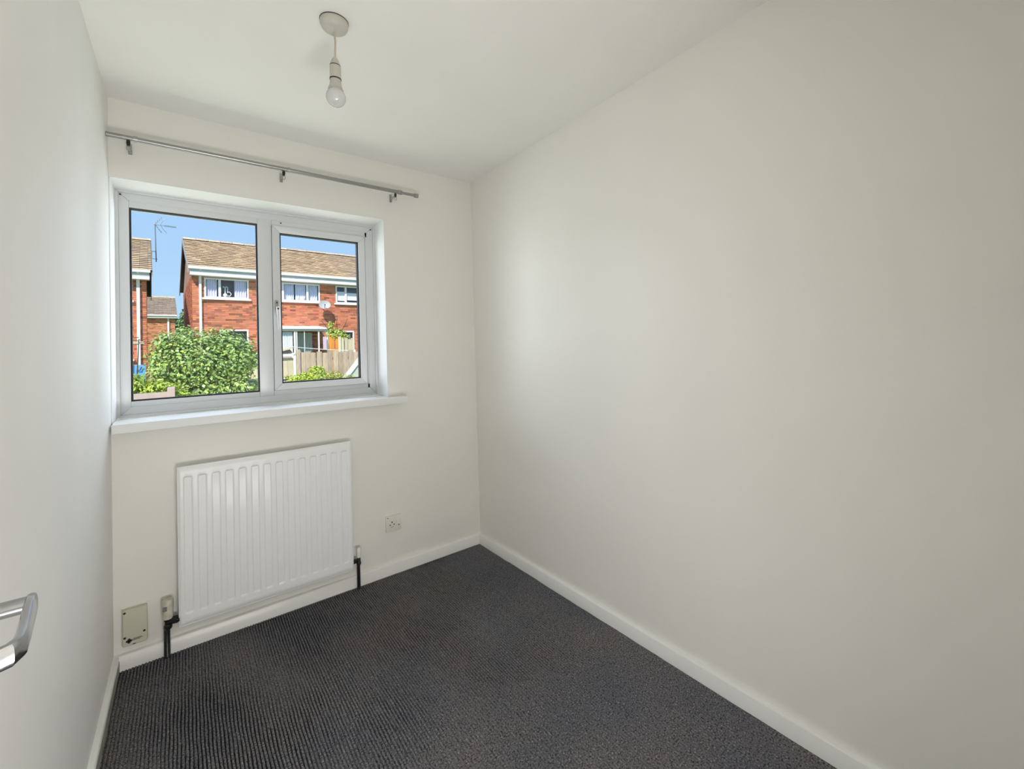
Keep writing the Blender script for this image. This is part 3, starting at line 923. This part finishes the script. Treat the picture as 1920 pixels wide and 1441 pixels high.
ornament(4.06, 3.62, [(0.035, 0), (0.04, 0.05), (0.025, 0.14), (0.01, 0.16)], 'small white upright ornament right of the net curtain gap')
ornament(4.25, 3.62, [(0.05, 0), (0.07, 0.06), (0.06, 0.14), (0.02, 0.17)], 'round white ornament beside the mullion of the middle window')
ornament(4.65, 3.62, [(0.055, 0), (0.045, 0.04), (0.015, 0.08)], 'low white ornament alone in the narrow right light')

# ---- satellite dish
dc = HL(5.02, -0.36, 3.38)
sd = thing('satellite_dish', 'grey satellite dish on the brick wall below the upper windows', 'satellite dish', tuple(dc))
dm = MB()
ax = Vector((-0.15, -0.90, 0.42)).normalized()
u_ = ax.cross(Vector((0, 0, 1))).normalized()
v_ = u_.cross(ax)
vs, fs = [], []
for back in (0, 1):
    for i in range(6):
        rr_ = 0.235 * i / 5
        for k in range(20):
            t = 2 * math.pi * k / 20
            vs.append(dc + (u_ * math.cos(t) + v_ * math.sin(t) * 0.92) * rr_ + ax * (0.07 * (i / 5) ** 2 - 0.008 * back))
for bk2 in (0, 1):
    o0 = bk2 * 120
    for i in range(5):
        for k in range(20):
            fs.append((o0 + i * 20 + k, o0 + i * 20 + (k + 1) % 20, o0 + (i + 1) * 20 + (k + 1) % 20, o0 + (i + 1) * 20 + k))
for k in range(20):
    fs.append((100 + k, 100 + (k + 1) % 20, 220 + (k + 1) % 20, 220 + k))
dm.add(vs, fs).build('reflector', DISH, sd, smooth=True)
tip = dc + ax * 0.30 - v_ * 0.12
MB().tube([dc - v_ * 0.20 + ax * 0.03, tip], 0.012, 8).build('feed_arm', BLACK, sd)
MB().tube([tip - ax * 0.02, tip + v_ * 0.03 - ax * 0.06], 0.024, 10).build('receiver', BLACK, sd)
wpt = HL(5.02, -0.01, 3.30)
MB().tube([dc - ax * 0.01, (wpt.x, wpt.y - 0.05, wpt.z), wpt], 0.018, 8).build('wall_bracket', ALU, sd)

# ---- lean-to conservatory
LT = thing('conservatory', 'white framed lean-to conservatory against the brick house', 'conservatory', (0, 19.0, 0), R(2.0), local=True)
la, lb, tf = 2.60, 4.84, -1.5
rf_ = MB().hexa([(la, tf - 0.08, 2.27), (lb, tf - 0.08, 2.27), (lb, 0, 2.44), (la, 0, 2.44), (la, tf - 0.08, 2.31), (lb, tf - 0.08, 2.31), (lb, 0, 2.49), (la, 0, 2.49)])
rf_.build('roof_sheet', WHITE, LT)
B(la, lb, tf - 0.12, tf - 0.04, 2.27, 2.345).build('gutter', WHITE, LT)
B(la, lb, tf - 0.03, tf + 0.04, 2.19, 2.26).build('head_rail', WHITE, LT)
for s_, w_ in ((2.62, 0.05), (3.59, 0.06), (3.66, 0.035), (3.94, 0.022), (4.47, 0.05), (4.80, 0.05)):
    B(s_ - w_ / 2, s_ + w_ / 2, tf - 0.02, tf + 0.04, GZ, 2.2).build('post', WHITE, LT)
B(la, 3.60, tf - 0.04, tf + 0.05, 1.25, 1.33).build('sill_rail', WHITE, LT)
B(la, 3.60, tf, tf + 0.04, GZ, 1.25).build('lower_panel', WHITE, LT)
for a, b in ((2.65, 3.56), (3.68, 3.93), (3.95, 4.44), (4.50, 4.77)):
    B(a, b, tf + 0.005, tf + 0.012, (1.33 if b < 3.6 else -0.2), 2.19).build('pane', GLASS_FAR, LT)
B(la, la + 0.04, tf, 0, GZ, 2.3).build('end_wall', WHITE, LT)
B(lb - 0.06, lb - 0.02, tf, 0, 2.19, 2.28).build('side_rail', WHITE, LT)
curtain('vertical_blind', 'pale vertical blind hanging in the left bay of the conservatory', 2.70, 3.54, 1.35, 2.17, -1.40, BLIND, 14, depth=0.02)['category'] = 'blind'
curtain('drape', 'grey green drape hanging behind the middle conservatory panes', 3.70, 4.36, 0.20, 2.15, -0.9, mat('grey_green_drape', (0.72, 0.76, 0.70), 0.9), 10, depth=0.03)
curtain('towel', 'pale pink towel hanging at the right end of the conservatory', 4.60, 4.74, 1.42, 1.95, -1.62, TOWEL, 2, depth=0.008)['category'] = 'towel'

# ---- left house
HL2 = thing('terraced_house', 'brick house end with TV aerial at the left edge of the window view', 'house', (0, 19.03, 0), R(2.7), local=True)
ops = [(-3.1, -1.22, 3.36, 4.13), (-3.2, -1.22, 1.28, 2.16)]
w2 = MB()
wall_with_holes(w2, -7.0, -0.81, GZ, 4.2, ops, 0.0, 0.12)
gable(w2, -0.91, 0.0, 7.6, GZ, 4.25, 5.75)
gable(w2, -7.0, 0.0, 7.6, GZ, 4.25, 5.75)
w2.box(-7.0, -0.82, 7.5, 7.6, GZ, 4.25)
w2.build('wall', MORTAR, HL2)
b2 = bricks(MB(), (0, 0), (1, 0), (0, -1), -7.0, -0.81, GZ + 0.6, 4.2, ops, 15)
b2 = bricks(b2, (-0.81, 0), (0, 1), (1, 0), 0.0, 7.6, GZ + 0.6, 4.24, [], 16)
o = b2.build('brickwork', BRICK, HL2, cols=True); o['kind'] = 'stuff'
B(-6.8, -0.95, 0.7, 0.8, GZ, 4.2).build('interior_wall', INSIDE, HL2)
roof(HL2, -7.1, -0.66, 4.42, 6.36, -0.34, 3.9, 0.235, 0.262, False, 0, seed=21)
B(-7.0, -0.70, -0.40, -0.30, 4.34, 4.43).build('gutter', WHITE, HL2)
B(-7.0, -0.72, -0.32, -0.28, 4.18, 4.35).build('fascia', FASCIA, HL2)
B(-7.0, -0.72, -0.325, 0.0, 4.10, 4.19).build('soffit_box', WHITE, HL2)
g2 = MB()
for (ta, za, tb, zb) in ((-0.34, 4.40, 3.9, 6.33), (3.9, 6.33, 8.14, 4.40)):
    g2.hexa([(-0.665, ta, za - 0.20), (-0.635, ta, za - 0.20), (-0.635, tb, zb - 0.20), (-0.665, tb, zb - 0.20), (-0.665, ta, za + 0.02), (-0.635, ta, za + 0.02), (-0.635, tb, zb + 0.02), (-0.665, tb, zb + 0.02)])
g2.build('bargeboard', BARGE, HL2)
d2 = MB()
d2.box(-1.075, -0.985, -0.10, -0.02, GZ, 4.12)
d2.tube([(-1.03, -0.06, 4.1), (-1.03, -0.2, 4.22), (-1.03, -0.34, 4.36)], 0.042, 8)
d2.build('downpipe', WHITE, HL2)
far_window(HL2, -3.1, -1.22, 3.36, 4.10, [-2.0])
far_window(HL2, -3.2, -1.22, 1.28, 2.16, [-2.1])

# ---- TV aerial on the left house
AY = 22.6
ae = thing('tv_aerial', 'thin TV aerial on a mast beside the left roof', 'aerial', (-0.70, AY, 5.55))
MB().tube([(-0.66, AY, 5.40), (-0.685, AY, 7.02)], 0.017, 8).build('mast', ALU, ae)
am = MB()
am.tube([(-0.66, AY, 5.84), (-0.90, AY, 5.86)], 0.010, 6).tube([(-0.62, AY, 5.52), (-0.90, AY, 5.54)], 0.010, 6).tube([(-0.80, AY, 5.84), (-0.80, AY, 5.54)], 0.014, 6)
am.build('wall_bracket', ALU, ae)
MB().tube([(-0.72, AY, 7.00), (0.02, AY, 6.98)], 0.009, 6).build('boom', ALU, ae)
re_ = MB()
for sgn in (1, -1):
    for off_ in (0.0, 0.16):
        re_.tube([(-0.67 + off_, AY, 7.02), (-0.60 + off_, AY, 7.02 + sgn * 0.16), (-0.48 + off_ * 1.1, AY, 7.0 + sgn * 0.32)], 0.009, 5)
    for k in range(4):
        f_ = k / 3.0
        re_.tube([(-0.66 + 0.16 * f_ * 0 + 0.06 * k, AY - 0.2, 7.02 + sgn * (0.06 + 0.08 * k)), (-0.66 + 0.06 * k, AY + 0.2, 7.02 + sgn * (0.06 + 0.08 * k))], 0.006, 5)
re_.build('reflector', ALU, ae)
di = MB()
for k in range(9):
    x = -0.36 + 0.042 * k
    di.tube([(x, AY - 0.14, 7.0), (x, AY + 0.14, 6.985)], 0.007, 5)
di.build('director_rods', ALU, ae)

# ---- far house in the gap
HF = thing('house', 'small distant brick house seen in the gap between the two terraces', 'house', (0, 40.0, 0), R(2.0), local=True)
wfh = MB()
wfh.box(-9, -0.30, 0, 0.12, GZ, 4.25)
gable(wfh, -0.40, 0, 8.0, GZ, 4.3, 6.2)
wfh.build('wall', MORTAR, HF)
o = bricks(MB(), (0, 0), (1, 0), (0, -1), -2.6, -0.30, 1.0, 4.20, [], 31).build('brickwork', mat('orange_brick', (0.66, 0.27, 0.13), 0.85, attr=True), HF, cols=True); o['kind'] = 'stuff'
roof(HF, -6.0, -0.17, 4.42, 6.15, -0.3, 4.0, 0.24, 0.30, False, 0, dark=TILE_G, seed=41)
B(-6, -0.18, -0.38, -0.28, 4.34, 4.43).build('gutter', WHITE, HF)
B(-6, -0.18, -0.30, 0.0, 4.20, 4.33).build('fascia', WHITE, HF)
B(-0.72, -0.62, -0.1, 0.0, GZ, 4.25).build('downpipe', WHITE, HF)

# ---------------------------------------------------------------- foliage
def foliage(blobs, n_, size, seed, ccol, shell=0.55, drop=0.0):
    rnd = random.Random(seed)
    mb = MB()
    vol = [b[3] * b[4] * b[5] for b in blobs]
    for _ in range(n_):
        b = rnd.choices(blobs, vol)[0]
        while True:
            d = Vector((rnd.gauss(0, 1), rnd.gauss(0, 1), rnd.gauss(0, 1)))
            if d.length > 0.1: break
        d.normalize()
        r = (shell + (1 - shell) * rnd.random() ** 0.6) * rnd.uniform(0.88, 1.08)
        p = Vector((b[0] + d.x * b[3] * r, b[1] + d.y * b[4] * r, b[2] + d.z * b[5] * r))
        if p.z < GZ + 0.02: continue
        nn = (d + Vector((rnd.uniform(-.8, .8), rnd.uniform(-.8, .8), rnd.uniform(-.2, 1.0)))).normalized()
        a = nn.cross(Vector((rnd.uniform(-1, 1), rnd.uniform(-1, 1), rnd.uniform(-1, 0.3)))).normalized()
        c = nn.cross(a)
        L = size * rnd.uniform(0.6, 1.3)
        wd = L * rnd.uniform(0.25, 0.38)
        g = rnd.uniform(0.55, 1.35)
        y_ = rnd.random()
        col = tuple(g * (ccol[0][i] * (1 - y_) + ccol[1][i] * y_) for i in range(3))
        q = [p - a * L * 0.5, p - a * L * 0.05 + c * wd, p + a * L * 0.5 - nn * L * 0.12, p - a * L * 0.05 - c * wd, p + nn * (-L * 0.06)]
        mb.add(q, [(0, 1, 4), (1, 2, 4), (2, 3, 4), (3, 0, 4)], col)
    return mb

def shrub(name, label, blobs, n_, size, seed, m, ccol, stems, cat='bush', stem_m=None, sr=0.014, group=None, shell=0.55):
    bx_ = sum(b[0] for b in blobs) / len(blobs)
    by_ = sum(b[1] for b in blobs) / len(blobs)
    root = thing(name, label, cat, (bx_, by_, GZ), group=group)
    o_ = foliage(blobs, n_, size, seed, ccol, shell).build('foliage', m, root, cols=True)
    o_['kind'] = 'stuff'
    rnd = random.Random(seed + 99)
    for _ in range(stems):
        b = rnd.choice(blobs)
        tp = (b[0] + rnd.uniform(-.6, .6) * b[3], b[1] + rnd.uniform(-.6, .6) * b[4], b[2] + rnd.uniform(0.0, .7) * b[5])
        bs = (bx_ + (tp[0] - bx_) * 0.35 + rnd.uniform(-.08, .08), by_ + rnd.uniform(-.08, .08), GZ)
        md = ((tp[0] + bs[0]) / 2 + rnd.uniform(-.08, .08), (tp[1] + bs[1]) / 2, (tp[2] + bs[2]) / 2)
        MB().tube([bs, md, tp], [sr, sr * 0.7, sr * 0.35], 7).build('stem', stem_m or STEM, root, smooth=True)
    return root

GREEN2 = ((1.15, 1.12, 0.6), (0.72, 0.85, 1.0))
shrub('garden_bush', 'large leafy green bush filling the lower left pane',
      [(0.42, 7.0, 1.15, 0.58, 0.55, 0.60), (0.02, 7.0, 1.25, 0.30, 0.40, 0.42), (0.90, 7.0, 1.20, 0.38, 0.45, 0.48), (0.25, 7.0, 1.58, 0.24, 0.30, 0.24),
       (0.72, 7.1, 1.52, 0.36, 0.30, 0.27), (-0.02, 6.9, 1.52, 0.14, 0.22, 0.22), (1.12, 7.0, 1.24, 0.22, 0.30, 0.28), (0.5, 6.9, 0.6, 0.65, 0.5, 0.4), (0.95, 6.8, 0.65, 0.35, 0.35, 0.35), (-0.04, 6.85, 1.0, 0.22, 0.3, 0.35)],
      15500, 0.058, 5, LEAF, GREEN2, 16, shell=0.12)
shrub('low_shrub', 'small lime green shrub at the bottom left corner of the pane',
      [(-0.36, 6.1, 0.90, 0.22, 0.2, 0.16), (-0.05, 6.05, 0.80, 0.26, 0.2, 0.14), (0.16, 6.0, 0.68, 0.14, 0.2, 0.16)], 1800, 0.05, 8, LIME, GREEN2, 5)
shrub('lime_shrub', 'bright lime shrub in front of the board fence',
      [(2.05, 9.0, 0.62, 0.28, 0.25, 0.16), (2.62, 9.0, 0.72, 0.24, 0.25, 0.27), (2.35, 9.0, 0.66, 0.28, 0.25, 0.18), (2.4, 9.1, 0.3, 0.55, 0.3, 0.3)], 4200, 0.055, 9, LIME, ((1.2, 1.1, 0.8), (0.9, 1.05, 0.8)), 6)
shrub('weedy_plant', 'sparse yellowing plant between the lime shrub and the shed',
      [(3.06, 9.2, 0.66, 0.20, 0.15, 0.18), (3.35, 9.2, 0.58, 0.24, 0.15, 0.14)], 700, 0.05, 10, LIME, ((1.3, 1.0, 1.0), (0.7, 0.8, 0.7)), 7, stem_m=TWIG, sr=0.008)
shrub('climber', 'climbing plant with bare shoots above the orange boards',
      [(4.82, 16.1, 1.98, 0.38, 0.18, 0.24), (5.06, 16.1, 1.80, 0.26, 0.15, 0.24), (4.62, 16.1, 2.30, 0.14, 0.1, 0.22)], 1500, 0.075, 11, LEAF, ((1.6, 1.3, 0.8), (1.2, 1.2, 0.9)), 4, cat='plant', sr=0.012)
_cl = bpy.data.objects['climber']
for pts in ([(4.55, 16.1, 2.15), (4.40, 16.1, 2.38), (4.28, 16.1, 2.52)], [(4.85, 16.1, 2.1), (4.84, 16.1, 2.4), (4.86, 16.1, 2.72)],
            [(5.0, 16.1, 2.12), (5.14, 16.1, 2.35), (5.24, 16.1, 2.62)], [(5.0, 16.0, 1.5), (5.1, 16.0, 1.75), (5.30, 16.0, 2.0)], [(5.12, 16.0, 1.5), (5.25, 16.0, 1.62), (5.3, 16.0, 1.95)]):
    MB().tube(pts, [0.014, 0.012, 0.007], 6).build('shoot', TWIG if pts[0][2] > 2 else STEM, _cl)

def tree(x, y, h, r, label, seed):
    root = thing('tree', label, 'tree', (x, y, GZ), group='distant trees behind the houses')
    MB().tube([(x, y, GZ), (x, y, h * 0.6)], [0.2, 0.1], 8).build('trunk', TWIG, root)
    o_ = foliage([(x, y, h * 0.72, r, r, h * 0.30), (x + r * 0.5, y, h * 0.62, r * 0.6, r * 0.6, h * 0.22), (x - r * 0.5, y, h * 0.58, r * 0.6, r * 0.6, h * 0.2)], 1600, 0.42, seed, ((1.1, 1.1, 0.9), (0.8, 0.9, 1.0))).build('foliage', TREE, root, cols=True)
    o_['kind'] = 'stuff'
tree(0.75, 55.0, 6.4, 1.0, 'dark tree top between the far house and the main terrace', 51)
tree(-0.6, 60.0, 5.6, 1.3, 'lower tree partly hidden by the far house', 52)

# ---------------------------------------------------------------- fences, boards and garden things
def board_fence(name, label, x0, x1, y, zt, bw, m, seed, posts=(), rails=True, low=GZ):
    root = thing(name, label, 'fence', ((x0 + x1) / 2, y, low))
    rnd = random.Random(seed)
    me = bpy.data.meshes.new('board')
    a = bw - 0.012
    h = zt - low
    me.from_pydata([(0, 0, 0), (a, 0, 0), (a, 0.022, 0), (0, 0.022, 0), (0, 0, h), (a * 0.5, 0, h + 0.012), (a, 0, h), (a, 0.022, h), (a * 0.5, 0.022, h + 0.012), (0, 0.022, h)], [],
                   [(0, 3, 2, 1), (0, 1, 6, 5, 4), (3, 9, 8, 7, 2), (0, 4, 9, 3), (1, 2, 7, 6), (4, 5, 8, 9), (5, 6, 7, 8)])
    me.materials.append(m)
    x = x0
    while x + a <= x1 + 0.01:
        o_ = bpy.data.objects.new('board', me)
        o_.location = (x - (x0 + x1) / 2, rnd.uniform(-0.012, 0.012), rnd.uniform(-0.04, 0.03))
        o_.rotation_euler = (0, rnd.uniform(-0.012, 0.012), rnd.uniform(-0.05, 0.05))
        o_.parent = root
        COL.objects.link(o_)
        x += bw
    if rails:
        for z in (low + 0.3, zt - 0.25):
            B(x0, x1, y + 0.04, y + 0.08, z, z + 0.08).build('rail', m, root)
    for px_ in posts:
        B(px_ - 0.045, px_ + 0.045, y - 0.055, y + 0.035, low, zt + 0.09).build('post', m, root, bevel=0.006, seg=1)
    return root
board_fence('board_fence', 'weathered vertical board fence with a post, right of the garden', 2.80, 5.6, 12.0, 1.30, 0.15, WOOD, 61, posts=(2.77,))
board_fence('board_fence', 'lower pale board fence panel left of the fence post', 1.32, 2.74, 12.02, 1.17, 0.15, PALEWOOD, 62, rails=False)
lf = bpy.data.objects['board_fence.001']
B(1.30, 2.64, 11.93, 12.01, 1.20, 1.275).build('top_rail', WHITE, lf)
board_fence('orange_panel', 'orange stained upright boards below the climber', 4.505, 4.85, 16.0, 1.98, 0.115, ORANGE, 63, rails=False)
board_fence('pale_fence_panel', 'pale yellow board panel right of the orange boards', 4.93, 5.42, 15.9, 1.80, 0.12, PALEWOOD, 64, rails=False, posts=(4.87,))
bpy.data.objects['orange_panel']['category'] = 'boards'

# washing line
wl = thing('washing_line', 'thin pale washing line sagging in front of the conservatory', 'washing line', (3.7, 14.0, 1.5))
pts = [(0.8 + (4.9 - 0.8) * i / 20, 14.0, 1.93 - (1.93 - 1.31) * i / 20 - 0.10 * math.sin(math.pi * i / 20)) for i in range(21)]
MB().tube(pts, 0.011, 6).build('line', WHITE, wl, smooth=True)
MB().tube([(4.9, 14.0, GZ), (4.9, 14.0, 1.36)], 0.025, 8).build('post', WHITE, wl)
MB().tube([(0.8, 14.0, GZ), (0.8, 14.0, 1.96)], 0.025, 8).build('post', WHITE, wl)

# little pitched shelter left of the conservatory
ht = thing('play_house', 'small pitched roof shelter behind the low fence', 'shelter', (2.95, 14.8, GZ))
MB().prism([(2.35, GZ), (3.02, GZ), (3.02, 1.36), (2.95, 1.44), (2.35, 1.28)], 1, 14.5, 15.3).build('body', PINK, ht)
MB().prism([(2.3, 1.26), (2.3, 1.32), (3.00, 1.50), (3.06, 1.46), (2.99, 1.44)], 1, 14.4, 15.4).build('roof_board', PALEWOOD, ht)

# pale leaning panel with a sloping top board at the right edge
sh = thing('garden_screen', 'pale green triangular screen with a sloping white edge board at the right edge', 'screen', (4.4, 9.8, GZ))
MB().prism([(3.30, GZ), (5.6, GZ), (5.6, 2.2), (4.72, 2.2), (3.46, 0.62)], 1, 9.80, 9.84).build('panel_sheet', SHEDP, sh)
MB().prism([(3.36, 0.57), (3.46, 0.53), (4.76, 2.17), (4.68, 2.26)], 1, 9.76, 9.80).build('edge_board', WHITE, sh)

# blue panel, poles and timber at the left edge
bp2 = thing('blue_panel', 'bright blue upright panel beside the bush at the left', 'panel', (-0.62, 12.0, GZ))
B(-0.80, -0.50, 12.0, 12.05, GZ, 1.12).build('sheet', BLUE, bp2, bevel=0.01, seg=1)
MB().tube([(-0.755, 11.95, GZ), (-0.755, 11.95, 1.30)], 0.018, 8).build('pole', BLUE, bp2)
MB().tube([(-0.66, 11.97, 1.0), (-0.60, 11.96, 0.99), (-0.57, 11.96, 1.07)], 0.010, 6).build('hook', DARK, bp2)
pr_ = thing('pergola', 'pale timber rail with a post left of the bush', 'garden frame', (-0.9, 10.0, GZ))
B(-1.6, -0.42, 9.96, 10.04, 1.575, 1.625).build('rail', PALEWOOD, pr_)
B(-1.4, -1.3, 9.96, 10.04, GZ, 1.575).build('post', PALEWOOD, pr_)
tw = thing('bare_twigs', 'dark bare twigs against the left house wall', 'twigs', (-0.5, 9.5, GZ))
MB().tube([(-0.55, 9.5, GZ), (-0.50, 9.5, 1.0), (-0.47, 9.5, 1.66)], [0.012, 0.010, 0.007], 6).build('stem', TWIG, tw)
for (dx, dz, L) in ((-0.14, 1.55, 0.05), (-0.15, 1.62, 0.06), (0.12, 1.64, 0.03), (-0.13, 1.69, 0.04), (0.10, 1.58, 0.05)):
    MB().tube([(-0.47, 9.5, dz), (-0.47 + dx * 0.6, 9.5, dz + L * 0.2), (-0.47 + dx, 9.5, dz + L)], [0.007, 0.006, 0.003], 6).build('twig', TWIG, tw)

# timber bed wall of horizontal planks, bottom left
pb = thing('raised_bed', 'raised bed of pinkish horizontal planks at the bottom left of the pane', 'raised bed', (-0.2, 5.75, GZ))
for i in range(9):
    z = GZ + 0.002 + i * 0.128
    B(-1.2, 0.10 + 0.01 * (i % 3), 5.60 + 0.012 * (i % 2), 5.66 + 0.012 * (i % 2), z, z + 0.110).build('plank', PINK, pb)
B(-1.2, 0.10, 5.66, 6.2, GZ, 0.72).build('soil', mat('soil', (0.30, 0.22, 0.16), 0.95), pb)
B(0.04, 0.12, 5.56, 6.2, GZ, 0.84).build('corner_post', PINK, pb)
# pale trough at the right of the bush
tr_ = thing('planter', 'pale stone trough at the right foot of the bush', 'planter', (1.5, 7.6, GZ))
B(1.18, 1.75, 7.4, 7.9, GZ, 0.80).build('trough', mat('pale_stone', (0.62, 0.56, 0.50), 0.9, var=0.15), tr_, bevel=0.02, seg=1)
B(1.17, 1.76, 7.39, 7.91, 0.755, 0.775).build('rim_line', DARK, tr_)
